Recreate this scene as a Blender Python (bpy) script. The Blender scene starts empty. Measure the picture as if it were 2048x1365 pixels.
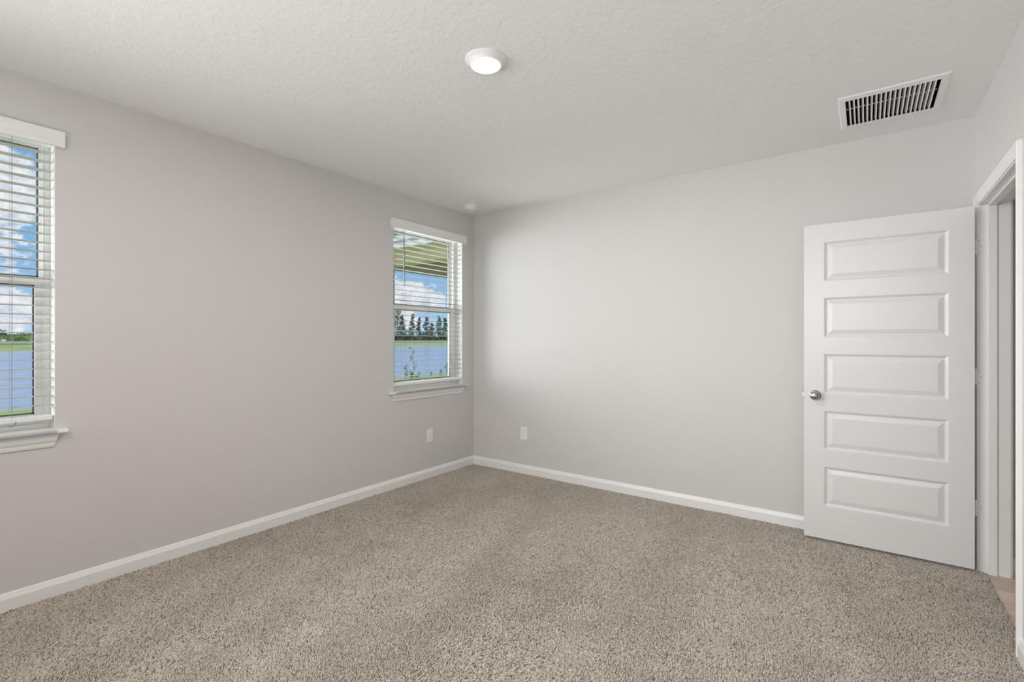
import bpy, bmesh, math, random
import numpy as np
from mathutils import Vector, Matrix
random.seed(7)
C = bpy.context.scene.collection
SC = bpy.context.scene
PI = math.pi

# ------------------------------------------------------------------ camera
CAMZ = 1.30
cam_d = bpy.data.cameras.new('camera')
cam_d.sensor_width = 36; cam_d.lens = 970 / 2048 * 36
cam_d.shift_y = -2.5 / 2048
cam_d.clip_start = 0.02; cam_d.clip_end = 2000
cam = bpy.data.objects.new('camera', cam_d); C.objects.link(cam)
cam.location = (0, 0, CAMZ)
cam.rotation_euler = (PI / 2, 0, math.atan2(.5896, .8077))
SC.camera = cam
SC.view_settings.view_transform = 'Standard'
SC.view_settings.look = 'None'
SC.view_settings.exposure = 0.0
SC.view_settings.gamma = 1.0
SC.view_settings.use_curve_mapping = False
SC.cycles.max_bounces = 10
SC.cycles.diffuse_bounces = 8
SC.cycles.glossy_bounces = 4
SC.cycles.transparent_max_bounces = 16
SC.cycles.sample_clamp_indirect = 4.0
SC.cycles.use_denoising = True

# ------------------------------------------------------------------ node helpers
class NT:
    def __init__(s, tree): s.t = tree; s.n = tree.nodes; s.l = tree.links
    def new(s, typ, ins=None, **kw):
        n = s.n.new(typ)
        for k, v in kw.items(): setattr(n, k, v)
        for k, v in (ins or {}).items():
            if hasattr(v, 'is_linked') or isinstance(v, bpy.types.NodeSocket): s.l.new(v, n.inputs[k])
            else: n.inputs[k].default_value = v
        return n
    def math(s, op, a, b=None, c=None, clamp=False):
        n = s.n.new('ShaderNodeMath'); n.operation = op; n.use_clamp = clamp
        for i, v in enumerate((a, b, c)):
            if v is None: continue
            if isinstance(v, bpy.types.NodeSocket): s.l.new(v, n.inputs[i])
            else: n.inputs[i].default_value = v
        return n.outputs[0]
    def mix(s, f, a, b):
        n = s.n.new('ShaderNodeMix'); n.data_type = 'RGBA'
        for i, v in ((0, f), (6, a), (7, b)):
            if isinstance(v, bpy.types.NodeSocket): s.l.new(v, n.inputs[i])
            elif i == 0: n.inputs[0].default_value = v
            else: n.inputs[i].default_value = (*v[:3], 1)
        return n.outputs[2]
    def ramp(s, f, stops, interp='LINEAR'):
        n = s.n.new('ShaderNodeValToRGB'); n.color_ramp.interpolation = interp
        e = n.color_ramp.elements
        while len(e) < len(stops): e.new(1)
        for i, (p, c) in enumerate(stops):
            e[i].position = p; e[i].color = (c, c, c, 1) if isinstance(c, (int, float)) else (*c[:3], 1)
        s.l.new(f, n.inputs[0]); return n.outputs[0]

def srgb(r, g, b):
    f = lambda v: (v / 255 / 12.92) if v / 255 <= .04045 else ((v / 255 + .055) / 1.055) ** 2.4
    return (f(r), f(g), f(b))

# ------------------------------------------------------------------ world: blue sky with cumulus
SKY_SUN = (-.62, -.55, .42)
def make_world():
    w = bpy.data.worlds.new('sky'); SC.world = w; w.use_nodes = True
    t = NT(w.node_tree); t.n.clear()
    geo = t.new('ShaderNodeTexCoord')
    d = t.new('ShaderNodeVectorMath', {0: geo.outputs['Generated']}, operation='NORMALIZE').outputs[0]
    xyz = t.new('ShaderNodeSeparateXYZ', {0: d})
    z = xyz.outputs[2]
    sky = t.ramp(z, [(0.0, srgb(190, 220, 246)), (.05, srgb(164, 206, 242)), (.13, srgb(132, 189, 236)), (.32, srgb(106, 170, 224)), (.7, srgb(72, 138, 208))])
    # cumulus: noise thresholded around a few banks of cloud
    mp = t.new('ShaderNodeMapping', {'Vector': d}); mp.inputs['Scale'].default_value = (1, 1, 1.7)
    n1 = t.new('ShaderNodeTexNoise', {'Vector': mp.outputs[0], 'Scale': 22.0, 'Detail': 9.0, 'Roughness': .58}).outputs[0]
    n2 = t.new('ShaderNodeTexNoise', {'Vector': mp.outputs[0], 'Scale': 60.0, 'Detail': 6.0, 'Roughness': .6}).outputs[0]
    nz = t.math('ADD', t.math('MULTIPLY', n1, .7), t.math('MULTIPLY', n2, .3))
    acc = None
    def dirv(px, py):
        u = (px - 1024) / 970; v = (680 - py) / 970
        return Vector((.8078 * u - .5896, .5896 * u + .8077, v)).normalized()
    for px, py, rad, amp in [(8, 340, .016, .30), (30, 368, .018, .34), (10, 392, .018, .30), (-30, 360, .05, .30), (42, 600, .014, .30), (20, 622, .020, .34), (-10, 618, .03, .34), (62, 628, .010, .22),
                             (798, 596, .030, .30), (825, 580, .018, .30), (850, 596, .024, .30), (878, 608, .016, .28), (790, 585, .02, .2), (760, 600, .05, .3),
                             (810, 640, .02, .16), (852, 650, .02, .14), (400, 560, .10, .3), (1400, 560, .15, .3), (-500, 520, .2, .3)]:
        c = dirv(px, py)
        dist = t.new('ShaderNodeVectorMath', {0: d}, operation='DISTANCE'); dist.inputs[1].default_value = c
        g = t.math('MULTIPLY', t.math('EXPONENT', t.math('MULTIPLY', t.math('POWER', t.math('DIVIDE', dist.outputs['Value'], rad), 2.0), -1.0)), amp)
        acc = g if acc is None else t.math('ADD', acc, g)
    cov = t.math('ADD', t.math('MULTIPLY', t.math('SUBTRACT', nz, .5), 1.1), acc)
    mask = t.ramp(cov, [(.10, 0), (.22, 1)], 'EASE')
    cshade = t.ramp(n2, [(.35, srgb(205, 214, 232)), (.62, srgb(248, 249, 252))])
    col = t.mix(mask, sky, cshade)
    low = t.ramp(z, [(0.0, 1), (.004, 0)])
    col = t.mix(t.ramp(t.math('MULTIPLY', z, -1), [(0, 0), (.01, 1)]), col, srgb(150, 165, 140))
    # the sky near the sun is far brighter than the part seen through the windows
    dp = t.new('ShaderNodeVectorMath', {0: d}, operation='DOT_PRODUCT'); dp.inputs[1].default_value = Vector(SKY_SUN).normalized()
    glow = t.ramp(dp.outputs['Value'], [(.25, 0), (1.0, 1)], 'EASE')
    mp_ = t.math('ADD', t.math('MULTIPLY', t.math('POWER', glow, 2.0), SKY_GLOW), SKY_BASE)
    bg = t.new('ShaderNodeBackground', {'Color': col, 'Strength': mp_})
    t.new('ShaderNodeOutputWorld', {0: bg.outputs[0]})
    w.cycles.sampling_method = 'MANUAL'; w.cycles.sample_map_resolution = 512
SKY_BASE = 1.0; SKY_GLOW = 0.0
make_world()

def light(name, typ, loc, energy, color=(1, 1, 1), aim=None, **kw):
    d = bpy.data.lights.new(name, typ); d.energy = energy; d.color = color
    for k, v in kw.items(): setattr(d, k, v)
    o = bpy.data.objects.new(name, d); C.objects.link(o); o.location = loc
    if aim is not None: o.rotation_euler = Vector(aim).to_track_quat('-Z', 'Y').to_euler()
    return o
light('sun', 'SUN', (0, 0, 8), 2.8, (1, .985, .96), aim=(-.42, .50, -.70), angle=math.radians(12))
# daylight entering through the near window and the corner window
light('daylight_near_window', 'AREA', (-3.99, -.78, 1.6), 30, (.96, .98, 1), aim=(.5, .866, -.03), shape='RECTANGLE', size=1.2, size_y=1.4, spread=math.radians(110))
light('daylight_corner_window', 'AREA', (-4.4, 3.0, 1.6), 32, (.96, .985, 1), aim=(1, .25, .05), shape='RECTANGLE', size=1.1, size_y=1.4, spread=math.radians(100))
# added fill panels behind the viewer, standing in for unseen windows
light('fill_rear_left', 'AREA', (-2.9, -1.1, 1.5), 26, (.96, .98, 1), aim=(.62, .78, -.06), shape='RECTANGLE', size=.9, size_y=1.4, spread=math.radians(110))
light('fill_rear_right', 'AREA', (-.35, -1.2, 1.6), 19, (.97, .98, 1), aim=(.05, 1, -.38), shape='RECTANGLE', size=1.3, size_y=1.5, spread=math.radians(105))
light('fill_rear_up', 'AREA', (-1.2, -.6, 1.2), 18, (.97, .985, 1), aim=(-.1, .35, 1), shape='RECTANGLE', size=1.5, size_y=1.0)  # added upward panel that brightens the ceiling
light('hall_fill', 'AREA', (1.15, 2.3, 2.5), 1.3, (1, .86, .77), aim=(0, 0, -1), shape='RECTANGLE', size=.5, size_y=1.0)  # added lamp with no known fixture, dim warm fill for the hall

# ------------------------------------------------------------------ room numbers
XL, XR, YB, YR, ZC = -3.337, .5145, 3.885, -1.25, 2.604
WT = .10
OP_Y0, OP_Y1, OP_Z = 2.885, 3.752, 2.056         # doorway
WIN = [(-.275, .625), (2.81, 3.709)]              # window openings along the left wall
WZ0, WZ1 = .826, 2.34

# ------------------------------------------------------------------ materials
def mat(name, base=(.8, .8, .8), rough=.5, metal=0, spec=.5, bump=None, build=None, emis=None):
    m = bpy.data.materials.new(name); m.use_nodes = True
    t = NT(m.node_tree); b = t.n['Principled BSDF']
    b.inputs['Base Color'].default_value = (*base, 1); b.inputs['Roughness'].default_value = rough
    b.inputs['Metallic'].default_value = metal; b.inputs['Specular IOR Level'].default_value = spec
    if emis: b.inputs['Emission Color'].default_value = (*emis[0], 1); b.inputs['Emission Strength'].default_value = emis[1]
    if build: build(t, b)
    return m
def pos(t):
    return t.new('ShaderNodeNewGeometry').outputs['Position']
def bump_noise(scale, strength, dist, detail=4, lo=None, hi=None, colvar=None):
    def f(t, b):
        p = pos(t)
        n = t.new('ShaderNodeTexNoise', {'Vector': p, 'Scale': scale, 'Detail': detail, 'Roughness': .55}).outputs[0]
        h = n if lo is None else t.ramp(n, [(lo, 0), (hi, 1)], 'EASE')
        bp = t.new('ShaderNodeBump', {'Height': h, 'Strength': strength, 'Distance': dist})
        t.l.new(bp.outputs[0], b.inputs['Normal'])
        if colvar:
            c = t.new('ShaderNodeTexNoise', {'Vector': p, 'Scale': colvar[0], 'Detail': 3.0}).outputs[0]
            t.l.new(t.ramp(c, [(.3, colvar[1]), (.7, colvar[2])]), b.inputs['Base Color'])
    return f
M = {}
M['wall'] = mat('wall_paint', rough=.85, spec=.25, build=bump_noise(70, .07, .003, colvar=(1.2, (.655, .641, .630), (.668, .654, .643))))
M['reveal'] = mat('reveal_paint', (.72, .72, .70), .7, build=bump_noise(60, .05, .002))
M['ceiling'] = mat('ceiling_texture', rough=.95, spec=.15, build=bump_noise(34, .20, .005, 5, .44, .60, colvar=(2, (.87, .87, .865), (.88, .878, .872))))
M['trim'] = mat('trim_enamel', (.86, .86, .85), .32, build=bump_noise(25, .03, .002))
M['door'] = mat('door_enamel', (.77, .77, .765), .30, build=bump_noise(18, .04, .002))
M['vinyl'] = mat('window_vinyl', (.86, .87, .87), .35, build=bump_noise(30, .02, .001))
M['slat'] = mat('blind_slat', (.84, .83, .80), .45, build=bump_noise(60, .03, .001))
M['slats_shaded'] = mat('blind_slat_shaded', (.54, .52, .47), .5, build=bump_noise(60, .03, .001))  # shade put into the colour; real slats match the white valance
M['cord'] = mat('blind_cord', (.30, .29, .28), .8, build=bump_noise(400, .2, .001))
M['wand'] = mat('wand_plastic', (.14, .145, .15), .25, build=bump_noise(40, .02, .001))
M['plate'] = mat('outlet_plastic', (.87, .87, .85), .35, build=bump_noise(60, .02, .001))
M['slot'] = mat('outlet_slot', (.03, .03, .03), .6, build=bump_noise(60, .02, .001))
M['screw'] = mat('screw_steel', (.45, .44, .42), .4, .8, build=bump_noise(200, .05, .0005))
M['vent'] = mat('grille_enamel', (.89, .89, .88), .45, build=bump_noise(40, .03, .001))
M['duct'] = mat('duct_liner', (.045, .043, .04), .9, build=bump_noise(80, .3, .002))
M['nickel'] = mat('satin_nickel', (.50, .47, .44), .30, 1.0, build=bump_noise(300, .04, .0003))
M['brown_gap'] = M['wall']
M['stucco'] = mat('stucco', rough=.95, spec=.2, build=bump_noise(40, .4, .006, colvar=(3, (.40, .46, .455), (.43, .49, .48))))
M['lanai'] = mat('lanai_paint', rough=.9, spec=.2, build=bump_noise(40, .3, .005, colvar=(3, (.88, .73, .55), (.90, .76, .58))))
M['beam'] = mat('beam_shaded', rough=.9, spec=.2, build=bump_noise(30, .3, .004, colvar=(3, (.50, .42, .34), (.55, .46, .38))))  # shade on the outer beam put into its colour
M['fascia'] = mat('fascia_white', (.80, .81, .80), .5, build=bump_noise(20, .05, .002))
M['drip'] = mat('drip_edge', (.45, .40, .32), .5, build=bump_noise(20, .05, .002))
M['smoke'] = mat('detector_plastic', (.88, .88, .86), .4, build=bump_noise(60, .02, .001))
M['lens'] = mat('light_lens', (.9, .88, .82), .4, emis=((1, .90, .76), 7.0), build=bump_noise(60, .02, .001))
M['rim'] = mat('light_rim', (.9, .88, .82), .4, emis=((1, .93, .80), .55), build=bump_noise(60, .02, .001))
M['truck'] = mat('box_paint', (.75, .75, .72), .5, build=bump_noise(4, .05, .01))
M['wheel'] = mat('tyre', (.03, .03, .03), .8, build=bump_noise(10, .1, .01))

def glass():
    m = bpy.data.materials.new('window_glass'); m.use_nodes = True
    t = NT(m.node_tree); t.n.clear()
    lw = t.new('ShaderNodeLayerWeight', {'Blend': .12})
    n = t.new('ShaderNodeTexNoise', {'Scale': 3.0})
    f = t.math('ADD', t.math('MULTIPLY', lw.outputs['Fresnel'], .5), t.math('MULTIPLY', n.outputs[0], .01))
    tr = t.new('ShaderNodeBsdfTransparent', {'Color': (.96, .975, .97, 1)})
    gl = t.new('ShaderNodeBsdfGlossy', {'Roughness': .02})
    mx = t.new('ShaderNodeMixShader', {0: f, 1: tr.outputs[0], 2: gl.outputs[0]})
    t.new('ShaderNodeOutputMaterial', {0: mx.outputs[0]})
    return m
M['glass'] = glass()

def carpet_mat(name, per_tuft):
    def f(t, b):
        if per_tuft:
            oi = t.new('ShaderNodeObjectInfo')
            r = oi.outputs['Random']
            p = oi.outputs['Location']
        else:
            p = pos(t)
            r = t.new('ShaderNodeTexWhiteNoise', {'Vector': t.new('ShaderNodeVectorMath', {0: p}, operation='SNAP').outputs[0]}).outputs[0]
        c = t.ramp(r, [(0, srgb(112, 101, 92)), (.08, srgb(146, 135, 125)), (.25, srgb(179, 171, 161)), (.8, srgb(194, 187, 177)), (1, srgb(210, 204, 195))])
        big = t.new('ShaderNodeTexNoise', {'Vector': p, 'Scale': 1.6, 'Detail': 3.0}).outputs[0]
        t.l.new(t.mix(t.ramp(big, [(.35, 0), (.65, .12)]), c, srgb(208, 201, 192)), b.inputs['Base Color'])
    return mat(name, rough=.95, spec=.1, build=f)
M['tuft'] = carpet_mat('carpet_yarn', True)
M['backing'] = mat('carpet_backing', srgb(150, 138, 125), .95, build=bump_noise(150, .6, .004, colvar=(200, srgb(120, 108, 96), srgb(165, 152, 140))))

def plank_mat():
    def f(t, b):
        p = pos(t)
        sp = t.new('ShaderNodeSeparateXYZ', {0: p})
        row = t.math('DIVIDE', sp.outputs[1], .15)
        fr = t.math('FRACT', t.math('ADD', row, 20.35)); fl = t.math('FLOOR', t.math('ADD', row, 20.35))
        gap = t.ramp(fr, [(0, 1), (.02, 0), (.98, 0), (1, 1)])
        mp = t.new('ShaderNodeMapping', {'Vector': p}); mp.inputs['Scale'].default_value = (2, 18, 1)
        g = t.new('ShaderNodeTexNoise', {'Vector': mp.outputs[0], 'Scale': 3.0, 'Detail': 6.0}).outputs[0]
        wn = t.new('ShaderNodeTexWhiteNoise', {'W': fl}, noise_dimensions='1D').outputs[0]
        c = t.ramp(t.math('ADD', t.math('MULTIPLY', g, .7), t.math('MULTIPLY', wn, .3)), [(.3, srgb(190, 170, 152)), (.7, srgb(222, 205, 190))])
        t.l.new(t.mix(t.math('MULTIPLY', gap, .6), c, srgb(140, 120, 104)), b.inputs['Base Color'])
    return mat('hall_plank', rough=.45, build=f)
M['plank'] = plank_mat()

def grass_mat(name, a, c, sc):
    return mat(name, rough=.95, spec=.1, build=bump_noise(sc, .5, .03, colvar=(sc * .6, a, c)))
M['lawn'] = grass_mat('lawn_grass', srgb(172, 186, 84), srgb(198, 205, 116), 6)
M['bank'] = grass_mat('bank_grass', srgb(166, 176, 90), srgb(196, 194, 120), .4)
M['mound'] = grass_mat('scrub_green', srgb(104, 128, 70), srgb(158, 172, 100), .35)
M['sand'] = mat('sandy_track', rough=.95, build=bump_noise(.6, .2, .05, colvar=(.8, srgb(196, 186, 168), srgb(222, 214, 198))))
M['leaf'] = grass_mat('tree_leaf', srgb(74, 94, 78), srgb(108, 122, 100), .5)
M['leaf2'] = grass_mat('tree_leaf_pale', srgb(98, 110, 88), srgb(136, 142, 114), .5)
M['hedge'] = grass_mat('hedge_leaf', srgb(56, 72, 58), srgb(92, 106, 78), .6)
M['sprout'] = grass_mat('sapling_leaf', srgb(112, 132, 60), srgb(150, 160, 80), 9)
M['bark'] = mat('bark', rough=.9, build=bump_noise(6, .5, .03, colvar=(3, srgb(90, 80, 70), srgb(125, 112, 98))))
def water():
    def f(t, b):
        p = pos(t)
        mp = t.new('ShaderNodeMapping', {'Vector': p}); mp.inputs['Scale'].default_value = (1.0, .45, 1)
        n = t.new('ShaderNodeTexNoise', {'Vector': mp.outputs[0], 'Scale': 2.2, 'Detail': 5.0}).outputs[0]
        bp = t.new('ShaderNodeBump', {'Height': n, 'Strength': .55, 'Distance': .08})
        t.l.new(bp.outputs[0], b.inputs['Normal'])
        c = t.ramp(n, [(.35, srgb(172, 176, 182)), (.65, srgb(200, 202, 204))])
        t.l.new(c, b.inputs['Base Color'])
    return mat('lake_water', rough=.35, spec=.2, build=f)
M['water'] = water()

# ------------------------------------------------------------------ mesh helpers
def link(name, mesh, m, parent=None, smooth=False):
    o = bpy.data.objects.new(name, mesh); C.objects.link(o)
    for mm in (m if isinstance(m, (list, tuple)) else [m]): mesh.materials.append(mm)
    if smooth:
        mesh.polygons.foreach_set('use_smooth', [True] * len(mesh.polygons))
        mesh.set_sharp_from_angle(angle=math.radians(38))
    if parent: o.parent = parent
    return o
def tag(o, label=None, cat=None, group=None, kind=None):
    if label: o['label'] = label
    if cat: o['category'] = cat
    if group: o['group'] = group
    if kind: o['kind'] = kind
    return o
def empty(name, loc, label, cat, group=None, rz=0, kind=None):
    o = bpy.data.objects.new(name, None); C.objects.link(o); o.empty_display_size = .1
    o.location = loc; o.rotation_euler = (0, 0, rz)
    return tag(o, label, cat, group, kind)
class MB:
    def __init__(s): s.bm = bmesh.new()
    def box(s, x0, x1, y0, y1, z0, z1, mi=0):
        v = [s.bm.verts.new(p) for p in [(x0, y0, z0), (x1, y0, z0), (x1, y1, z0), (x0, y1, z0), (x0, y0, z1), (x1, y0, z1), (x1, y1, z1), (x0, y1, z1)]]
        for q in [(0, 3, 2, 1), (4, 5, 6, 7), (0, 1, 5, 4), (1, 2, 6, 5), (2, 3, 7, 6), (3, 0, 4, 7)]:
            f = s.bm.faces.new([v[i] for i in q]); f.material_index = mi
        return s
    def poly(s, pts, mi=0):
        f = s.bm.faces.new([s.bm.verts.new(p) for p in pts]); f.material_index = mi; return s
    def prism(s, prof, fn, a, b, cap=True):
        """closed profile [(p,q)] swept; fn(p,q,t) -> xyz"""
        A = [s.bm.verts.new(fn(p, q, a)) for p, q in prof]; B = [s.bm.verts.new(fn(p, q, b)) for p, q in prof]
        n = len(prof)
        for i in range(n): s.bm.faces.new((A[i], A[(i + 1) % n], B[(i + 1) % n], B[i]))
        if cap: s.bm.faces.new(A[::-1]); s.bm.faces.new(B)
        return s
    def lathe(s, prof, c=(0, 0, 0), axis='z', n=40, close=True):
        """prof [(r,h)] about axis"""
        def P(r, h, a):
            x, y = r * math.cos(a), r * math.sin(a)
            v = {'z': (x, y, h), 'y': (x, h, y), 'x': (h, x, y)}[axis]
            return (v[0] + c[0], v[1] + c[1], v[2] + c[2])
        rings = []
        for r, h in prof:
            if r < 1e-6: rings.append([s.bm.verts.new(P(0, h, 0))])
            else: rings.append([s.bm.verts.new(P(r, h, 2 * PI * k / n)) for k in range(n)])
        for A, B in zip(rings, rings[1:]):
            for k in range(n):
                a, a2 = A[k % len(A)], A[(k + 1) % len(A)]; b, b2 = B[k % len(B)], B[(k + 1) % len(B)]
                vs = []
                for v in (a, a2, b2, b):
                    if v not in vs: vs.append(v)
                if len(vs) > 2: s.bm.faces.new(vs)
        return s
    def tube(s, pts, r, n=8, r2=None):
        pts = [Vector(p) for p in pts]; rings = []
        for i, p in enumerate(pts):
            d = (pts[min(i + 1, len(pts) - 1)] - pts[max(i - 1, 0)]).normalized()
            u = d.orthogonal().normalized(); w = d.cross(u)
            rr = r if r2 is None else r + (r2 - r) * i / (len(pts) - 1)
            rings.append([s.bm.verts.new(p + rr * (u * math.cos(2 * PI * k / n) + w * math.sin(2 * PI * k / n))) for k in range(n)])
        for A, B in zip(rings, rings[1:]):
            for k in range(n): s.bm.faces.new((A[k], A[(k + 1) % n], B[(k + 1) % n], B[k]))
        s.bm.faces.new(rings[0][::-1]); s.bm.faces.new(rings[-1])
        return s
    def build(s, name, m, parent=None, smooth=False, bevel=0, weld=False):
        if weld: bmesh.ops.remove_doubles(s.bm, verts=s.bm.verts, dist=1e-5)
        bmesh.ops.recalc_face_normals(s.bm, faces=s.bm.faces)
        me = bpy.data.meshes.new(name); s.bm.to_mesh(me); s.bm.free()
        o = link(name, me, m, parent, smooth)
        if bevel:
            b = o.modifiers.new('bevel', 'BEVEL'); b.width = bevel; b.segments = 2; b.limit_method = 'ANGLE'; b.angle_limit = math.radians(50)
        return o

# ------------------------------------------------------------------ room shell
def struct(o, label, cat):
    return tag(o, label, cat, kind='structure')
m = MB(); cuts = [YR - .1] + [v for w in WIN for v in w] + [YB + .1]
for i in range(0, len(cuts), 2): m.box(XL - WT, XL, cuts[i], cuts[i + 1], -.05, ZC)
for a, b in WIN: m.box(XL - WT, XL, a, b, -.05, WZ0).box(XL - WT, XL, a, b, WZ1, ZC)
struct(m.build('wall_left', M['wall']), 'long light greige painted wall with the two windows', 'wall')
m = MB()
for i in range(0, len(cuts), 2): m.box(XL - .205, XL - WT, cuts[i] - (0 if i else 1), cuts[i + 1] + (1.2 if i == len(cuts) - 2 else 0), -.3, ZC + .1)
for a, b in WIN: m.box(XL - .205, XL - WT, a, b, -.3, WZ0 - .02).box(XL - .205, XL - WT, a, b, WZ1, ZC + .1)
struct(m.build('wall_exterior', M['stucco']), 'pale blue-grey outer wall face showing at the window edges', 'wall')
m = MB().box(XL, XR + .12, YB, YB + .1, -.05, ZC)
struct(m.build('wall_back', M['wall']), 'light greige wall behind the open white door', 'wall')
JX1 = XR + .125
m = MB().box(XR, JX1, YR, OP_Y0 - .02, -.05, ZC).box(XR, JX1, OP_Y1 + .02, YB, -.05, ZC).box(XR, JX1, OP_Y0 - .02, OP_Y1 + .02, OP_Z + .02, ZC)
struct(m.build('wall_right', M['wall']), 'light greige wall around and above the doorway', 'wall')
m = MB().box(XL - .1, XR + .12, YR - .1, YR, -.05, ZC)
struct(m.build('wall_rear', M['wall']), 'light greige wall behind the viewer', 'wall')
# ceiling with the grille opening cut out
VX0, VX1, VY0, VY1 = -.092, .304, 3.200, 3.588
m = MB()
xs = [XL - .1, VX0, VX1, JX1]; ys = [YR - .1, VY0, VY1, YB + .1]
for i in range(3):
    for j in range(3):
        if i == 1 and j == 1: continue
        m.box(xs[i], xs[i + 1], ys[j], ys[j + 1], ZC, ZC + .012)
struct(m.build('ceiling', M['ceiling'], weld=False), 'white knockdown-textured ceiling over the bedroom', 'ceiling')
# floor
m = MB().box(XL - .1, .545, YR - .1, YB + .1, -.06, -.010)
floor = struct(m.build('floor', M['backing']), 'greige carpeted bedroom floor', 'floor')
# hall
HX = 1.75
m = MB().box(.545, HX, .8, 3.93, -.06, -.008)
struct(m.build('floor_hall', M['plank']), 'pale wood plank floor beyond the doorway', 'floor')
m = MB().box(JX1, HX, 3.83, 3.93, -.05, ZC)
struct(m.build('wall_hall_end', M['wall']), 'shaded taupe hall wall seen through the doorway', 'wall')
m = MB().box(HX, HX + .1, .7, 3.93, -.05, ZC).box(JX1, HX, .7, .8, -.05, ZC)
struct(m.build('wall_hall_side', M['wall']), 'hall wall opposite the doorway', 'wall')
m = MB().box(JX1, HX + .1, .7, 3.93, ZC, ZC + .012)
struct(m.build('ceiling_hall', M['ceiling']), 'white hall ceiling', 'ceiling')

# baseboards
BB = [(0, -.012), (.0145, -.012), (.0145, .056), (.0125, .061), (.0085, .072), (.006, .080), (.003, .083), (0, .083)]
def bb(name, fn, a, b, label):
    struct(MB().prism(BB, fn, a, b).build(name, M['trim']), label, 'baseboard')
bb('baseboard_left', lambda p, q, t: (XL + p, t, q), YR, YB, 'white baseboard under the two windows')
bb('baseboard_back', lambda p, q, t: (t, YB - p, q), XL, XR, 'white baseboard between room corner and open door')
bb('baseboard_right', lambda p, q, t: (XR - p, t, q), YR, OP_Y0 - .062, 'white baseboard on the near side of the doorway')
bb('baseboard_hall', lambda p, q, t: (t, 3.83 - p, q), JX1 + .002, HX, 'white baseboard of the hall beyond the doorway')

# ------------------------------------------------------------------ doorway trim
def casing_mesh(mb, x, sgn):
    prof = [(.005, 0), (.005, .008), (.010, .010), (.014, .009), (.040, .014), (.050, .0175), (.060, .0175), (.062, .015), (.062, 0)]
    path = lambda w: [(OP_Y0 - w, -.008), (OP_Y0 - w, OP_Z + w), (OP_Y1 + w, OP_Z + w), (OP_Y1 + w, -.008)]
    rows = []
    for w, d in prof:
        rows.append([mb.bm.verts.new((x + sgn * d, y, z)) for y, z in path(w)])
    for A, B in zip(rows, rows[1:]):
        for k in range(3): mb.bm.faces.new((A[k], A[k + 1], B[k + 1], B[k]))
    mb.bm.faces.new([r[0] for r in rows]); mb.bm.faces.new([r[3] for r in rows])
tr = MB()
tr.box(XR - .002, JX1 + .002, OP_Y1, OP_Y1 + .019, -.008, OP_Z + .019)
tr.box(XR - .002, JX1 + .002, OP_Y0 - .019, OP_Y0, -.008, OP_Z + .019)
tr.box(XR - .002, JX1 + .002, OP_Y0, OP_Y1, OP_Z, OP_Z + .019)
trim = struct(tr.build('trim_1', M['trim'], bevel=.0012), 'white painted door frame around the hall doorway', 'door frame')
c1 = MB(); casing_mesh(c1, XR, -1); c1.build('casing', M['trim'], trim)
c2 = MB(); casing_mesh(c2, JX1, 1); c2.build('casing', M['trim'], trim)
S0, S1 = .549, .586
st = MB().box(S0, S1, OP_Y1 - .011, OP_Y1, -.008, OP_Z - .011).box(S0, S1, OP_Y0, OP_Y0 + .011, -.008, OP_Z - .011).box(S0, S1, OP_Y0, OP_Y1, OP_Z - .011, OP_Z)
st.build('door_stop', M['trim'], trim, bevel=.002)

# ------------------------------------------------------------------ door leaf (open, parallel to the back wall)
DX0, DX1, DYF, DT, DZ0, DZ1 = -.330, .490, 3.709, .035, .016, 2.046
door = empty('door_1', (DX1, DYF + DT, 0), 'open white five-panel interior door with a satin nickel knob', 'door', kind='structure')
def L(o):  # keep world coordinates under the door's empty
    o.parent = door; o.matrix_parent_inverse = Matrix.Translation(-Vector(door.location)); return o
panels = [(.231, .483), (.594, .843), (.954, 1.209), (1.317, 1.571), (1.677, 1.930)]
PX0, PX1 = DX0 + .1115, DX1 - .109
d = MB()
for y, s in ((DYF, 1), (DYF + DT, -1)):
    def q(x0, x1, z0, z1, dy=0):
        d.poly([(x0, y + dy, z0), (x1, y + dy, z0), (x1, y + dy, z1), (x0, y + dy, z1)])
    q(DX0, PX0, DZ0, DZ1); q(PX1, DX1, DZ0, DZ1)
    zs = [DZ0] + [v for p in panels for v in p] + [DZ1]
    for i in range(0, len(zs), 2): q(PX0, PX1, zs[i], zs[i + 1])
    loops = [(0, 0), (.002, .0012), (.007, .0035), (.0115, .0085), (.0145, .0098), (.019, .0098), (.022, .0085), (.040, .0035), (.0445, .0028), (.0450, .0012)]
    for z0, z1 in panels:
        R = []
        for ins, dep in loops:
            yy = y + s * dep
            R.append([d.bm.verts.new(p) for p in [(PX0 + ins, yy, z0 + ins), (PX1 - ins, yy, z0 + ins), (PX1 - ins, yy, z1 - ins), (PX0 + ins, yy, z1 - ins)]])
        for A, B in zip(R, R[1:]):
            for k in range(4): d.bm.faces.new((A[k], A[(k + 1) % 4], B[(k + 1) % 4], B[k]))
        d.bm.faces.new(R[-1])
y0, y1 = DYF, DYF + DT
d.poly([(DX0, y0, DZ0), (DX0, y1, DZ0), (DX0, y1, DZ1), (DX0, y0, DZ1)]).poly([(DX1, y0, DZ0), (DX1, y1, DZ0), (DX1, y1, DZ1), (DX1, y0, DZ1)])
d.poly([(DX0, y0, DZ0), (DX1, y0, DZ0), (DX1, y1, DZ0), (DX0, y1, DZ0)]).poly([(DX0, y0, DZ1), (DX1, y0, DZ1), (DX1, y1, DZ1), (DX0, y1, DZ1)])
leaf = L(d.build('door_leaf', M['door'], weld=True))
KX, KZ = DX0 + .063, .940
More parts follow.
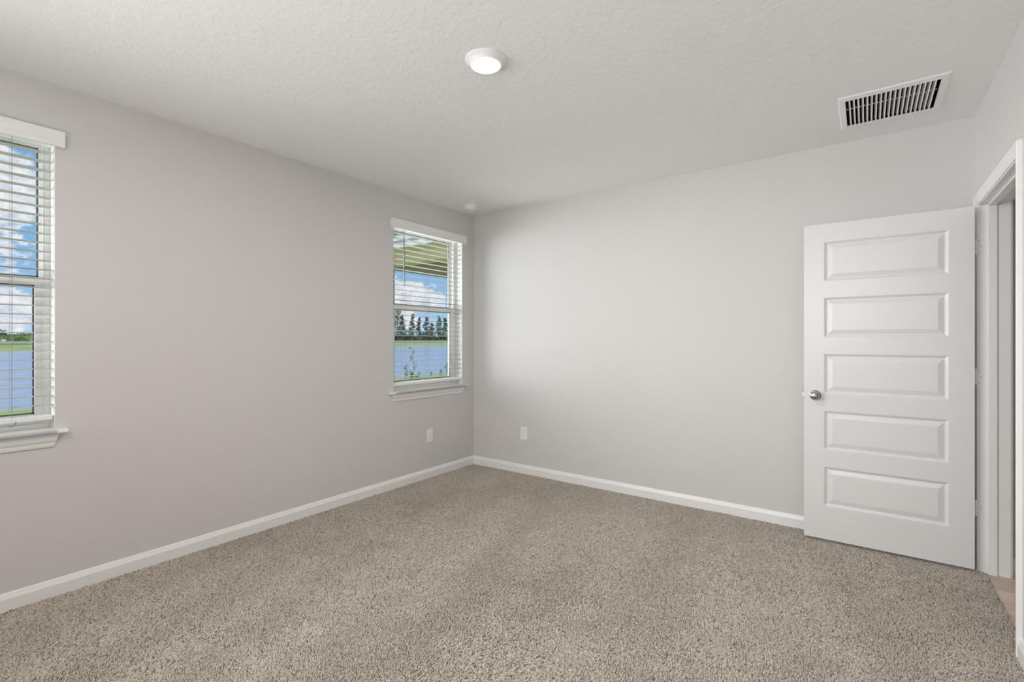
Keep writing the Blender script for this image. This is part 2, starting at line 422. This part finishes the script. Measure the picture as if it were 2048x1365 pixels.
def knob(s, yb):
    k = MB()
    prof = [(.0, 0), (.0325, 0), (.0325, .004), (.029, .008), (.016, .011), (.0125, .016), (.0125, .026), (.018, .031), (.0245, .037), (.0272, .045), (.0262, .053), (.0215, .060), (.013, .0645), (.004, .066), (.0035, .0645), (0, .0645)]
    k.lathe([(r, s * h) for r, h in prof], (KX, yb, KZ), 'y', 36)
    return L(k.build('door_knob', M['nickel'], smooth=True))
knob(-1, DYF)['label'] = 'satin nickel door knob'; knob(1, DYF + DT)['label'] = 'satin nickel door knob on the far face'
lt = MB().box(DX0 - .0015, DX0 + .001, DYF + .006, DYF + DT - .006, KZ - .028, KZ + .028)
lt.prism([(0, -.007), (-.011, -.004), (-.011, .0), (0, .007)], lambda p, q, t: (DX0 + p, DYF + DT / 2 + q, t), KZ - .009, KZ + .009)
L(lt.build('latch', M['nickel']))['label'] = 'satin nickel latch'
for hz in (1.825, 1.092, .353):
    h = MB()
    # leaf on the jamb, rounded corners
    hh, w = .0445, .034; X0 = DX1 + .006; yj = OP_Y1 - .0018
    pts = [(X0, hz - hh)] + [(X0 + w - .008 + .008 * math.sin(a), hz - hh + .008 - .008 * math.cos(a)) for a in [0, PI / 8, PI / 4, 3 * PI / 8, PI / 2]] + \
          [(X0 + w - .008 + .008 * math.cos(a), hz + hh - .008 + .008 * math.sin(a)) for a in [0, PI / 8, PI / 4, 3 * PI / 8, PI / 2]] + [(X0, hz + hh)]
    h.prism(pts, lambda p, q, t: (p, t, q), yj, OP_Y1 + .0004)
    h.box(DX1 + .0002, DX1 + .002, DYF + .004, DYF + DT, hz - hh, hz + hh)
    h.box(DX1 + .0002, X0 + .002, yj - .001, yj + .0014, hz - hh, hz + hh)
    for kk in range(5):
        a0 = hz - hh + kk * .0178 + .0004
        h.lathe([(0, a0), (.0055, a0), (.0055, a0 + .0170), (0, a0 + .0170)], (DX1 + .004, OP_Y1 + .001 - .004, 0), 'z', 14)
    hg = L(h.build('hinge', M['trim'], smooth=False)); hg['label'] = 'white painted hinge'
    for sx, sz in ((.016, .032), (.026, 0), (.016, -.032)):
        so = MB().lathe([(0, -.0008), (.0028, -.0006), (.0032, 0)], (X0 + sx, yj, hz + sz), 'y', 12).build('screw', M['screw'], hg)

# ------------------------------------------------------------------ windows
def window(n, ya, yb, label):
    fx0, fx1 = XL - .175, XL - .092          # vinyl frame depth
    fz0, fz1 = WZ0 + .019, WZ1
    f = MB(); w = .024
    f.box(fx0, fx1, ya, ya + w, fz0, fz1).box(fx0, fx1, yb - w, yb, fz0, fz1)
    f.box(fx0, fx1, ya + w, yb - w, fz1 - w, fz1).box(fx0, fx1, ya + w, yb - w, fz0, fz0 + w)
    f.box(fx1 - .012, fx1 - .004, ya + w, ya + w + .008, fz0, fz1).box(fx1 - .012, fx1 - .004, yb - w - .008, yb - w, fz0, fz1)
    win = struct(f.build('window_%d' % n, M['vinyl'], bevel=.002), label, 'window')
    zm0, zm1 = 1.572, 1.628
    def sash(name, x0, x1, z0, z1, sw, top, bot, pane_x):
        s = MB(); a, b = ya + w, yb - w
        s.box(x0, x1, a, a + sw, z0, z1).box(x0, x1, b - sw, b, z0, z1).box(x0, x1, a + sw, b - sw, z1 - top, z1).box(x0, x1, a + sw, b - sw, z0, z0 + bot)
        o = s.build(name, M['vinyl'], win, bevel=.003)
        MB().box(pane_x - .002, pane_x + .002, a + sw - .006, b - sw + .006, z0 + bot - .006, z1 - top + .006).build('pane', M['glass'], o)
        gk = MB(); g = .007
        gk.box(pane_x - .006, pane_x + .006, a + sw, a + sw + g, z0 + bot, z1 - top).box(pane_x - .006, pane_x + .006, b - sw - g, b - sw, z0 + bot, z1 - top)
        gk.box(pane_x - .006, pane_x + .006, a + sw, b - sw, z1 - top - g, z1 - top).box(pane_x - .006, pane_x + .006, a + sw, b - sw, z0 + bot, z0 + bot + g)
        go = gk.build('gasket', M['wand'], o); go['label'] = 'dark grey glazing gasket'
        return o
    sash('upper_sash', XL - .165, XL - .138, zm0 + .008, fz1 - w, .016, .02, .045, XL - .150)
    sash('lower_sash', XL - .134, XL - .104, fz0 + w, zm1 - .012, .036, .036, .05, XL - .119)
    # lock on the meeting rail
    # painted drywall return lining
    r = MB(); t = .003
    r.box(XL - .092, XL - .001, ya, ya + t, fz0, WZ1).box(XL - .092, XL - .001, yb - t, yb, fz0, WZ1).box(XL - .092, XL - .001, ya, yb, WZ1 - t, WZ1)
    r.build('reveal', M['reveal'], win)
    # stool and apron
    s = MB()
    sp = [(-.094, .826), (.040, .826), (.045, .829), (.0465, .8345), (.045, .840), (.040, .844), (-.094, .845)]
    s.prism([(p, q) for p, q in sp if True], lambda p, q, tt: (XL + p, tt, q), ya, yb)
    s.prism([(max(p, .0), q) for p, q in sp], lambda p, q, tt: (XL + p, tt, q), ya - .042, yb + .042)
    s.build('window_sill', M['trim'], win)
    ap = [(0, .758), (.008, .758), (.011, .766), (.013, .780), (.020, .792), (.022, .800), (.026, .812), (.030, .818), (.030, .826), (0, .826)]
    a = MB(); A = []; B = []
    for p, q in ap:                                    # ends cut back towards the wall like a returned moulding
        e = (.826 - q) * .22
        A.append(a.bm.verts.new((XL + p, ya - .008 + e, q))); B.append(a.bm.verts.new((XL + p, yb + .008 - e, q)))
    k = len(ap)
    for i in range(k): a.bm.faces.new((A[i], A[(i + 1) % k], B[(i + 1) % k], B[i]))
    a.bm.faces.new(A[::-1]); a.bm.faces.new(B)
    a.build('apron', M['trim'], win)
window(1, *WIN[0], 'single-hung window cut by the left edge of the photo, sky and lake outside')
window(2, *WIN[1], 'single-hung window near the far room corner with a roof eave outside')

# ------------------------------------------------------------------ blinds
def blind(ya, yb, label):
    yc = (ya + yb) / 2
    b = empty('window_blind', (XL, yc, WZ0 + .06), label, 'blind', 'two-inch white blinds in the windows')
    inv = Matrix.Translation(-Vector(b.location))
    def K(o): o.matrix_parent_inverse = inv; return o
    s = MB(); n = 29
    for k in range(-1, n):
        z = 2.253 - .0459 * k
        prof = []
        x0, x1 = XL - .020, XL - .070
        for i in range(7):
            f = i / 6; prof.append((x0 + (x1 - x0) * f, z + .0022 * (1 - (2 * f - 1) ** 2) + .0012))
        for i in range(7):
            f = 1 - i / 6; prof.append((x0 + (x1 - x0) * f, z + .0022 * (1 - (2 * f - 1) ** 2) - .0012))
        s.prism(prof, lambda p, q, t: (p, t, q), ya + .008, yb - .008)
    K(s.build('slats', M['slats_shaded'], b, smooth=True))
    K(MB().box(XL - .075, XL - .015, ya + .007, yb - .007, .893, .915).build('bottom_rail', M['slat'], b, bevel=.003))
    K(MB().box(XL - .080, XL - .010, ya + .005, yb - .005, 2.296, 2.336).build('headrail', M['trim'], b, bevel=.002))
    # valance with a small crown profile and returns
    v = MB()
    vp = [(.022, 2.280), (.030, 2.280), (.033, 2.286), (.032, 2.298), (.036, 2.306), (.034, 2.330), (.038, 2.342), (.038, 2.358), (.030, 2.360), (.022, 2.360)]
    v.prism(vp, lambda p, q, t: (XL + p, t, q), ya - .030, yb + .030)
    for y in (ya - .030, yb + .022): v.prism([(.0005, 2.280), (.024, 2.280), (.024, 2.360), (.0005, 2.360)], lambda p, q, t: (XL + p, t, q), y, y + .008)
    K(v.build('valance', M['trim'], b))
    for dy in (-.295, 0, .295):
        c = MB(); y = yc + dy
        for x in (XL - .0185, XL - .0715): c.tube([(x, y, .893), (x, y, 2.30)], .0007, 5)
        c.tube([(XL - .045, y + .006, .893), (XL - .045, y + .006, 2.30)], .0007, 5)
        for k in range(n):
            z = 2.253 - .0459 * k - .0022
            c.tube([(XL - .0185, y, z), (XL - .0715, y, z)], .0004, 4)
        K(c.build('ladder_cord', M['cord'], b))
    w = MB().tube([(XL - .010, ya + .13, 2.283), (XL - .008, ya + .13, 2.2)], .002, 8).tube([(XL - .008, ya + .13, 2.22), (XL - .008, ya + .13, 1.785)], .0042, 8)
    K(w.build('tilt_wand', M['wand'], b))['label'] = 'dark grey tilt wand'
    l = MB().tube([(XL - .012, yb - .14, .90), (XL - .008, yb - .145, .888), (XL - .004, yb - .15, .882), (XL - .006, yb - .165, .879), (XL - .010, yb - .17, .886)], .0014, 6)
    K(l.build('cord_tail', M['wand'], b))
blind(*WIN[0], 'open white horizontal blind on the window at the left edge, cropped by the frame')
blind(*WIN[1], 'open white horizontal blind with hanging wand on the window by the corner')

# ------------------------------------------------------------------ outlets
def outlet(loc, rz, label, bright):
    o = empty('wall_outlet', loc, label, 'outlet', 'duplex wall outlets', rz)
    W, H = .039, .062
    MB().box(-W, W, -.006, 0, -H, H).build('cover_plate', M['plate'], o, bevel=.0025)
    fb = MB().box(-.0165, .0165, -.0085, -.0055, -.034, .034).build('receptacle', M['plate'], o, bevel=.001)
    sl = MB()
    for zc in (-.017, .017):
        for x in (-.0065, .0065): sl.box(x - .0012, x + .0012, -.0088, -.008, zc + .001, zc + .009)
        sl.lathe([(0, -.0088), (.0026, -.0088), (.0026, -.008)], (0, 0, zc - .006), 'y', 12)
    so = sl.build('slots', M['slot'], fb); so['label'] = 'dark socket slots'
    for z in (-.048, .048): MB().lathe([(0, -.0066), (.0022, -.0066), (.0028, -.0058)], (0, 0, z), 'y', 12).build('screw', M['plate'], o)
# plate faces -y in local space
outlet((XL, 3.247, .392), PI / 2, 'white outlet under the window near the corner, dark slots showing', 1)
outlet((-2.690, YB, .388), 0, 'white outlet on the wall right of the corner, low above the baseboard', 0)

# ------------------------------------------------------------------ ceiling fixtures
def downlight(x, y, label, group='recessed ceiling lights'):
    o = empty('recessed_light', (x, y, ZC), label, 'ceiling light', group)
    MB().lathe([(.0, .0), (.0965, 0), (.0965, -.003), (.094, -.006), (.084, -.011), (.0765, -.020), (.0745, -.024), (.0715, -.0245), (.070, -.022), (.066, -.020), (0, -.020)], (0, 0, 0), 'z', 56).build('trim_ring', M['trim'], o, smooth=True)
    MB().lathe([(.0595, -.0225), (.058, -.0275), (.052, -.031), (0, -.033)], (0, 0, 0), 'z', 48).build('lens', M['lens'], o, smooth=True)['label'] = 'glowing warm white lens'
    MB().lathe([(.0595, -.0215), (.0600, -.0255), (.064, -.0275), (.0695, -.0265), (.0715, -.0235), (.068, -.0205), (.0595, -.0215)], (0, 0, 0), 'z', 48).build('lens_rim', M['rim'], o, smooth=True)
    ld = bpy.data.lights.new('downlight_lamp', 'AREA'); ld.shape = 'DISK'; ld.size = .13; ld.energy = 15; ld.color = (1, .94, .87)
    lo = bpy.data.objects.new('downlight_lamp', ld); C.objects.link(lo); lo.parent = o; lo.location = (0, 0, -.036)
downlight(-1.4325, 1.755, 'round lit recessed light in the middle of the ceiling')
downlight(-1.4325, -.45, 'added unseen recessed light behind the viewer, filling the room')  # second lamp added out of view for room fill

o = empty('smoke_detector', (-3.098, 3.560, ZC), 'small round white smoke detector on the ceiling by the far corner', 'smoke detector')
MB().lathe([(0, 0), (.074, 0), (.075, -.004), (.073, -.010), (.062, -.012), (0, -.012)], n=44).build('mounting_plate', M['smoke'], o, smooth=True)
MB().lathe([(0, -.012), (.052, -.012), (.052, -.016), (.058, -.018), (.058, -.030), (.052, -.040), (.040, -.047), (.018, -.049), (.016, -.046), (0, -.046)], n=44).build('detector_body', M['smoke'], o, smooth=True)

# return-air grille
cx, cy = (.338 - .124) / 2, (3.1565 + 3.622) / 2
g = empty('ceiling_vent', (cx, cy, ZC), 'square white louvred air grille in the ceiling above the door', 'vent')
hx, hy = .231, .2335
ix0, ix1, iy0, iy1 = VX0 - cx, VX1 - cx, VY0 - cy, VY1 - cy
fl = MB()
R = []
for (a0, a1, b0, b1, z) in [(-hx, hx, -hy, hy, 0), (-hx, hx, -hy, hy, -.003), (-hx + .006, hx - .006, -hy + .006, hy - .006, -.007), (ix0, ix1, iy0, iy1, -.009), (ix0, ix1, iy0, iy1, .028)]:
    R.append([fl.bm.verts.new(p) for p in [(a0, b0, z), (a1, b0, z), (a1, b1, z), (a0, b1, z)]])
for A, B in zip(R, R[1:]):
    for k in range(4): fl.bm.faces.new((A[k], A[(k + 1) % 4], B[(k + 1) % 4], B[k]))
fl.build('frame', M['vent'], g)
lv = MB(); nb = 19; pitch = (ix1 - ix0) / 20
for k in range(1, nb + 1):
    x = ix0 + k * pitch
    # blade: angled fin, lower lip turned flat
    lv.prism([(x - .0032, -.0078), (x + .0030, -.0082), (x + .0030, -.0066), (x - .0072, .0130), (x - .0080, .0125), (x + .0010, -.0062), (x - .0032, -.0062)], lambda p, q, t: (p, t, q), iy0, iy1)
lv.build('louvres', M['vent'], g)
MB().box(ix0, ix1, -.0045, .0045, .019, .0235).build('cross_bar', M['vent'], g)
db = MB()
for (a0, a1, b0, b1, z0, z1) in [(ix0 - .004, ix0, iy0, iy1, .013, .3), (ix1, ix1 + .004, iy0, iy1, .013, .3), (ix0, ix1, iy0 - .004, iy0, .013, .3), (ix0, ix1, iy1, iy1 + .004, .013, .3), (ix0, ix1, iy0, iy1, .296, .3)]:
    db.box(a0, a1, b0, b1, z0, z1)
db.build('duct', M['duct'], g)['label'] = 'dark duct behind the grille'
for s in (-1, 1):
    MB().lathe([(0, -.0088), (.003, -.0086), (.0036, -.0072)], (s * (hx - .016), 0, 0), 'z', 12).build('screw', M['vent'], g)

# ------------------------------------------------------------------ carpet pile
def carpet():
    rng = np.random.default_rng(3)
    sp = .0051
    x = np.arange(XL + .004, .548, sp); y = np.arange(-.35, YB - .002, sp * .87)
    X, Y = np.meshgrid(x, y); X = X + (np.arange(len(y)) % 2)[:, None] * sp / 2
    X = (X + rng.normal(0, .0013, X.shape)).ravel(); Y = (Y + rng.normal(0, .0013, Y.shape)).ravel()
    # trim at walls, doorway boundary
    keep = (X > XL + .014) & (Y < YB - .014)
    inn = (X < XR - .014) | ((Y > OP_Y0 + .004) & (Y < OP_Y1 - .004) & (X < .541 + rng.normal(0, .002, X.shape)))
    keep &= inn
    X, Y = X[keep], Y[keep]; n = len(X)
    # nap direction field: brushed patches
    def field(x, y, seed, sc):
        r = np.random.default_rng(seed); v = 0
        for k in range(10):
            a = r.uniform(0, 2 * PI); f = sc * r.uniform(.5, 1.8); v = v + np.sin(f * (x * math.cos(a) + y * math.sin(a)) + r.uniform(0, 6.28)) / 3.2
        return v
    lean = field(X * 1.0 + Y * .3, Y * .45, 1, 9.0) + .5 * field(X, Y, 5, 16.0)
    ang = 2.2 + .9 * field(X, Y, 2, 3.0) + rng.normal(0, 1.0, n)
    tilt = .42 + .30 * np.clip(lean, -1.2, 1.2) + rng.normal(0, .22, n)
    me = bpy.data.meshes.new('carpet_pile')
    me.vertices.add(n)
    co = np.stack([X, Y, np.full(n, -.011)], 1).astype(np.float32)
    me.vertices.foreach_set('co', co.ravel())
    a = me.attributes.new('rot', 'FLOAT_VECTOR', 'POINT')
    # Euler: tilt about local X then spin about Z
    a.data.foreach_set('vector', np.stack([tilt, rng.normal(0, .15, n), ang], 1).astype(np.float32).ravel())
    b = me.attributes.new('scl', 'FLOAT', 'POINT')
    b.data.foreach_set('value', np.clip(rng.normal(.91, .11, n) + .17 * np.clip(lean, -1, 1), .6, 1.35).astype(np.float32))
    me.update()
    # one yarn tuft: a short curled tapering twist with a blunt frayed tip
    tm = bmesh.new(); rings = []
    H = [(0, .0017), (.0035, .0021), (.0070, .0023), (.0098, .0021), (.0118, .0014)]
    for i, (z, r) in enumerate(H):
        f = z / .0118; ox = .0026 * f * f; oy = .0010 * math.sin(f * 4)
        rings.append([tm.verts.new((ox + r * (1 + .22 * (k % 2)) * math.cos(2 * PI * k / 6 + f * 1.6), oy + r * (1 + .22 * (k % 2)) * math.sin(2 * PI * k / 6 + f * 1.6), z)) for k in range(6)])
    for A, B in zip(rings, rings[1:]):
        for k in range(6): tm.faces.new((A[k], A[(k + 1) % 6], B[(k + 1) % 6], B[k]))
    tm.faces.new(rings[-1])
    tme = bpy.data.meshes.new('yarn_tuft'); tm.to_mesh(tme); tm.free()
    tme.materials.append(M['tuft'])
    tuft = bpy.data.objects.new('yarn_tuft', tme)      # source shape only, not placed in the scene
    o = link('carpet', me, M['tuft'])
    ng = bpy.data.node_groups.new('carpet_pile', 'GeometryNodeTree')
    ng.interface.new_socket('Geometry', in_out='INPUT', socket_type='NodeSocketGeometry')
    ng.interface.new_socket('Geometry', in_out='OUTPUT', socket_type='NodeSocketGeometry')
    N = ng.nodes; Lk = ng.links
    gi = N.new('NodeGroupInput'); go = N.new('NodeGroupOutput')
    iop = N.new('GeometryNodeInstanceOnPoints')
    oi = N.new('GeometryNodeObjectInfo'); oi.inputs['Object'].default_value = tuft
    r = N.new('GeometryNodeInputNamedAttribute'); r.data_type = 'FLOAT_VECTOR'; r.inputs['Name'].default_value = 'rot'
    e2r = N.new('FunctionNodeEulerToRotation')
    s = N.new('GeometryNodeInputNamedAttribute'); s.data_type = 'FLOAT'; s.inputs['Name'].default_value = 'scl'
    m2p = N.new('GeometryNodeMeshToPoints')
    Lk.new(gi.outputs[0], m2p.inputs['Mesh'])
    Lk.new(m2p.outputs[0], iop.inputs['Points']); Lk.new(oi.outputs['Geometry'], iop.inputs['Instance'])
    Lk.new(r.outputs['Attribute'], e2r.inputs[0]); Lk.new(e2r.outputs[0], iop.inputs['Rotation'])
    Lk.new(s.outputs['Attribute'], iop.inputs['Scale']); Lk.new(iop.outputs[0], go.inputs[0])
    md = o.modifiers.new('pile', 'NODES'); md.node_group = ng
    tag(o, 'greige cut-pile carpet with brushed patches covering the bedroom floor', 'carpet', kind='stuff')
    print('tufts', n)
carpet()

# ------------------------------------------------------------------ outdoors
WATER = -1.0
def strip(name, xz, y0, y1, m, label, cat, ny=60, amp=0, seed=1, kind='structure'):
    """ground strip: cross-section xz swept along Y with a gently wandering edge"""
    r = np.random.default_rng(seed); ph = r.uniform(0, 6.28, 4)
    b = MB(); rows = []
    for j in range(ny + 1):
        y = y0 + (y1 - y0) * j / ny
        wv = amp * (math.sin(y * .045 + ph[0]) + .5 * math.sin(y * .13 + ph[1]) + .3 * math.sin(y * .4 + ph[2]))
        rows.append([b.bm.verts.new((x + (wv if i > 0 else 0), y, z)) for i, (x, z) in enumerate(xz)])
    for A, B in zip(rows, rows[1:]):
        for k in range(len(xz) - 1): b.bm.faces.new((A[k], A[k + 1], B[k + 1], B[k]))
    return tag(b.build(name, m, smooth=True), label, cat, kind=kind)
strip('lawn', [(-3.3, -.16), (-9, -.14), (-14.1, -.15), (-14.7, -.22), (-16.4, -.8), (-18.5, -1.3)], -40, 90, M['lawn'], 'bright green lawn between the house and the lake', 'grass', 120, .12)
strip('lake', [(-16, WATER), (-200, WATER)], -400, 600, M['water'], 'blue-grey rippled lake beyond the lawn', 'lake', 4)
strip('far_bank', [(-124, -1.5), (-129, -.95), (-131, -.80), (-140, -.2), (-152, .25), (-175, .45), (-215, .6), (-700, 3.0)], -400, 600, M['bank'], 'grassy far shore of the lake', 'bank', 160, 1.2, 4)
strip('shore_sand', [(-127.2, -1.02), (-128.4, -.90), (-130.4, -.72)], -400, 600, M['sand'], 'pale sandy strip along the far waterline', 'shore', 160, 1.2, 4)
strip('sandy_track', [(-156, .42), (-163, .62), (-170, .55)], -400, 600, M['sand'], 'pale sandy track across the far bank', 'track', 100, .8, 6)

def at(px, X):
    u = (px - 1024) / 970; a = .8078 * u - .5896; b = .5896 * u + .8077
    return X / a * b
def leaf_cloud(mb, r, c, rad, n, size, squash=1):
    for _ in range(n):
        v = Vector(r.normal(0, 1, 3)); v.normalize(); v *= r.uniform(.35, 1) ** .5
        p = Vector(c) + Vector((v.x * rad, v.y * rad, v.z * rad * squash))
        a = Vector(r.normal(0, 1, 3)).normalized(); u = a.orthogonal().normalized(); w = a.cross(u)
        s = size * r.uniform(.6, 1.4)
        mb.poly([p - u * s, p + w * s * .6, p + u * s, p - w * s * .6])
def tree(x, y, h, w, label, seed, lm='leaf', group='trees across the lake'):
    r = np.random.default_rng(seed)
    o = empty('tree', (x, y, .5), label, 'tree', group)
    lean = r.normal(0, .02, 2)
    tk = MB().tube([(lean[0] * z * h, lean[1] * z * h, z * h) for z in (0, .3, .6, .93)], .22, 7, .05)
    for k in range(6):
        z = h * r.uniform(.3, .8); a = r.uniform(0, 6.28); l = w * .5 * (1 - z / h + .2)
        tk.tube([(0, 0, z), (math.cos(a) * l, math.sin(a) * l, z + l * .5)], .08, 5, .03)
    tk.build('trunk', M['bark'], o)
    cr = MB(); k = 0
    for i in range(26):
        f = i / 25; z = h * (.22 + .76 * f)
        ww = w * .5 * (.55 + .45 * math.sin(PI * min(1, .25 + f * .9))) * (1 - .55 * f ** 2)
        a = r.uniform(0, 6.28); rr = ww * r.uniform(.1, .75)
        leaf_cloud(cr, r, (lean[0] * z + math.cos(a) * rr, lean[1] * z + math.sin(a) * rr, z), w * r.uniform(.13, .24) * (1.1 - .45 * f), 62, .26, .8)
    cr.build('foliage', M[lm], o)
    return o
TX = -186
spec = [(776, 17.5, 9, 'leaf'), (794, 16.8, 7.5, 'leaf2'), (806, 13.5, 5.5, 'leaf'), (824, 13.6, 5.5, 'leaf2'), (838, 12.3, 4.2, 'leaf'), (853, 13.2, 6.0, 'leaf'), (866, 9.4, 4.5, 'leaf2'), (877, 13.5, 6.0, 'leaf2'), (891, 12.8, 5.6, 'leaf'), (908, 13.5, 6, 'leaf2')]
names = ['tall dark tree at the left end of the row across the lake', 'wide tall tree, second in the row across the lake',
         'shorter dark tree joined to the tall leftmost pair', 'rounded grey-green tree, first to stand clear of the tall leftmost pair',
         'thin dark spire of a tree in the middle of the row', 'broad dark pointed tree right of the thin spire in the row',
         'low pale tree in the gap of the row across the lake', 'broad pale green tree towards the right of the row',
         'dark narrow tree next to the right sash edge', 'last tree of the row, mostly behind the window sash']
for i, ((px, h, w, lm), nm) in enumerate(zip(spec, names)):
    X = TX - (i % 3) * 3
    tree(X, at(px, X), h, w, nm, 20 + i, lm)
def scrub(name, x, y, lx, ly, h, label, cat, m, seed, n=900, size=.35, group=None):
    r = np.random.default_rng(seed); b = MB()
    # rounded clump under leaves
    for k in range(int(max(3, ly / 2.2))):
        yy = -ly / 2 + ly * (k + .5) / max(3, int(ly / 2.2)); hh = h * r.uniform(.6, 1)
        b.lathe([(0, hh * .82), (lx * .32, hh * .62), (lx * .48, hh * .3), (lx * .5, 0)], (r.normal(0, lx * .08), yy, 0), 'z', 9)
        leaf_cloud(b, r, (0, yy, hh * .55), lx * .52, n // max(3, int(ly / 2.2)), size, hh / lx * .9)
    o = b.build(name, m); o.location = (x, y, .45)
    return tag(o, label, cat, group, None)
# dark understorey below the tree row
for i, (px, hh) in enumerate([(780, 5.5), (800, 4.6), (820, 4.4), (842, 5.0), (862, 4.0), (884, 4.6), (903, 4.2)]):
    X = -199 - 8 * (i % 2)
    scrub('hedge', X, at(px, X), 5, 4.6, hh * .95, ['dark thicket under the tall leftmost trees', 'dark thicket left of the rounded tree', 'dark thicket below the rounded grey-green tree',
          'dark thicket below the thin spire tree', 'low dark thicket below the gap in the row', 'dark thicket under the broad pale tree', 'dark thicket at the right end of the tree row'][i], 'hedge', M['hedge'], 60 + i, 1300, .30, 'thickets under the tree row')
# green mounds and bushes seen through the near window
for i, (px, hh, ly, lx, lm, X, lab, cat) in enumerate([
    (66, 3.3, 6.5, 6, 'mound', -184, 'smooth bright green mound right of the blind cords, across the lake', 'mound'),
    (22, 1.5, 3.6, 4, 'mound', -172, 'low green scrub behind the pale box across the lake', 'bush'),
    (36, 2.2, 4.5, 5, 'hedge', -196, 'dark low brush between the mound and the scrub', 'bush'),
    (-14, 2.3, 4.0, 4, 'mound', -178, 'green scrub at the left edge of the photo', 'bush'),
    (44, 5.2, 4.6, 6, 'leaf2', -290, 'distant grey-green treetops above the green mound', 'bush'),
    (60, 3.6, 1.8, 3, 'leaf', -298, 'small dark distant bush right of the grey treetops', 'bush'),
    (-1, 5.4, 4.0, 5, 'leaf', -236, 'dark rounded tree crown at the left edge of the photo', 'bush'),
    (16, 2.9, 6, 5, 'leaf2', -312, 'thin line of distant scrub on the horizon', 'bush')]):
    scrub('mound' if cat == 'mound' else 'bush', X, at(px, X), lx, ly, hh, lab, cat, M[lm], 90 + i, 900, .22)
# pale utility box on the far track
X = -165; ty = at(7.5, X)
tk = empty('utility_box', (X, ty, .55), 'small pale utility box on the sandy track at the left edge', 'utility box')
MB().box(-.3, .3, -.38, .38, 0, .12).build('plinth', M['bark'], tk, bevel=.01)
MB().box(-.27, .27, -.35, .35, .12, .72).build('cabinet', M['truck'], tk, bevel=.02)
MB().prism([(-.32, .72), (.32, .72), (.32, .76), (.0, .84), (-.32, .80)], lambda p, q, t: (p, t, q), -.39, .39).build('lid', M['truck'], tk, bevel=.01)

# young plants along the near bank
def sapling(px, X, h, spread, label, seed, n=9):
    r = np.random.default_rng(seed)
    o = empty('young_plant', (X, at(px, X), -.17), label, 'plant', 'young plants at the edge of the lawn')
    s = MB().tube([(0, 0, 0), (.02, .01, h * .4), (-.01, .03, h * .75), (.01, .02, h)], .008, 6, .003)
    f = MB()
    for k in range(n):
        z = h * (.15 + .85 * (k + .5) / n); a = r.uniform(0, 6.28); l = spread * r.uniform(.3, 1)
        e = (math.cos(a) * l, math.sin(a) * l, z + l * .4)
        s.tube([(0, .01, z - .04), e], .004, 5, .002)
        leaf_cloud(f, r, e, .07 * (1 + .3 * r.normal()), 16, .026)
    s.build('stem', M['bark'], o); f.build('foliage', M['sprout'], o)
sapling(826, -13.9, 1.16, .14, 'tallest thin young plant at the lawn edge, in front of the lake', 1, 9)
sapling(811, -13.8, .52, .10, 'young plant just left of the tallest one', 2, 6)
sapling(821, -13.3, .26, .14, 'low leafy plant at the foot of the tallest one', 3, 7)
sapling(893, -14.1, .52, .08, 'thin young plant beside the right sash edge', 4, 5)
sapling(882, -14.1, .20, .07, 'short sprout left of the plant beside the sash', 5, 4)
sapling(862, -14.1, .17, .04, 'tiny sprout in the middle of the lawn edge', 6, 3)
sapling(837, -13.9, .19, .08, 'short sprout right of the tallest young plant', 7, 4)

# covered patio of the same house, past the far window
p = empty('patio_roof', (-4.8, 6.4, -.15), 'covered patio roof with beige beam and white fascia outside the corner window', 'patio roof')
inv = Matrix.Translation(-Vector(p.location))
def Kp(o): o.matrix_parent_inverse = inv; return o
yN, yF, xO, zB, zS = 4.72, 9.2, -6.05, 2.40, 2.54
Kp(MB().box(xO - .0, -3.60, yN, yN + .2, zB, 2.62).build('beam', M['lanai'], p))
Kp(MB().box(xO, xO + .2, yN + .2, yF, zB, 2.62).build('beam', M['beam'], p))
Kp(MB().box(xO + .2, -3.56, yN + .2, yF, 2.615, 2.64).build('ceiling_panel', M['lanai'], p))
Kp(MB().box(xO - .38, -3.56, yN - .36, yN, zS, zS + .02).box(xO - .38, xO, yN, yF, zS, zS + .02).build('soffit', M['lanai'], p))
Kp(MB().box(xO - .40, -3.56, yN - .38, yN - .36, zS - .01, 2.715).box(xO - .40, xO - .38, yN - .36, yF, zS - .01, 2.715).build('fascia', M['fascia'], p))
Kp(MB().box(xO - .415, -3.56, yN - .395, yN - .38, 2.61, 2.625).box(xO - .415, xO - .40, yN - .395, yF, 2.61, 2.625).build('drip_edge', M['drip'], p))
b = MB(); a0, a1, b0, b1, zz = xO - .42, -3.56, yN - .40, yF, 2.717
v = [(a0, b0, zz), (a1, b0, zz), (a1, b1, zz), (a0, b1, zz)]
b.poly(v).poly([(a0, b0, zz), (a1, b0, zz), (a1, 7.4, 3.7)]).poly([(a0, b0, zz), (a1, 7.4, 3.7), (a1, b1, 3.7), (a0, b1, zz)]).poly([(a1, b0, zz), (a1, b1, zz), (a1, b1, 3.7), (a1, 7.4, 3.7)]).poly([(a0, b1, zz), (a1, b1, 3.7), (a1, b1, zz)])
M['shingle'] = mat('shingle', rough=.95, build=bump_noise(30, .5, .01, colvar=(20, srgb(96, 92, 88), srgb(130, 124, 118))))
Kp(b.build('shingle_roof', M['shingle'], p))
for yy in (yN, yF - .22): Kp(MB().box(xO, xO + .22, yy, yy + .22, -.16, zB).build('post', M['stucco'], p))
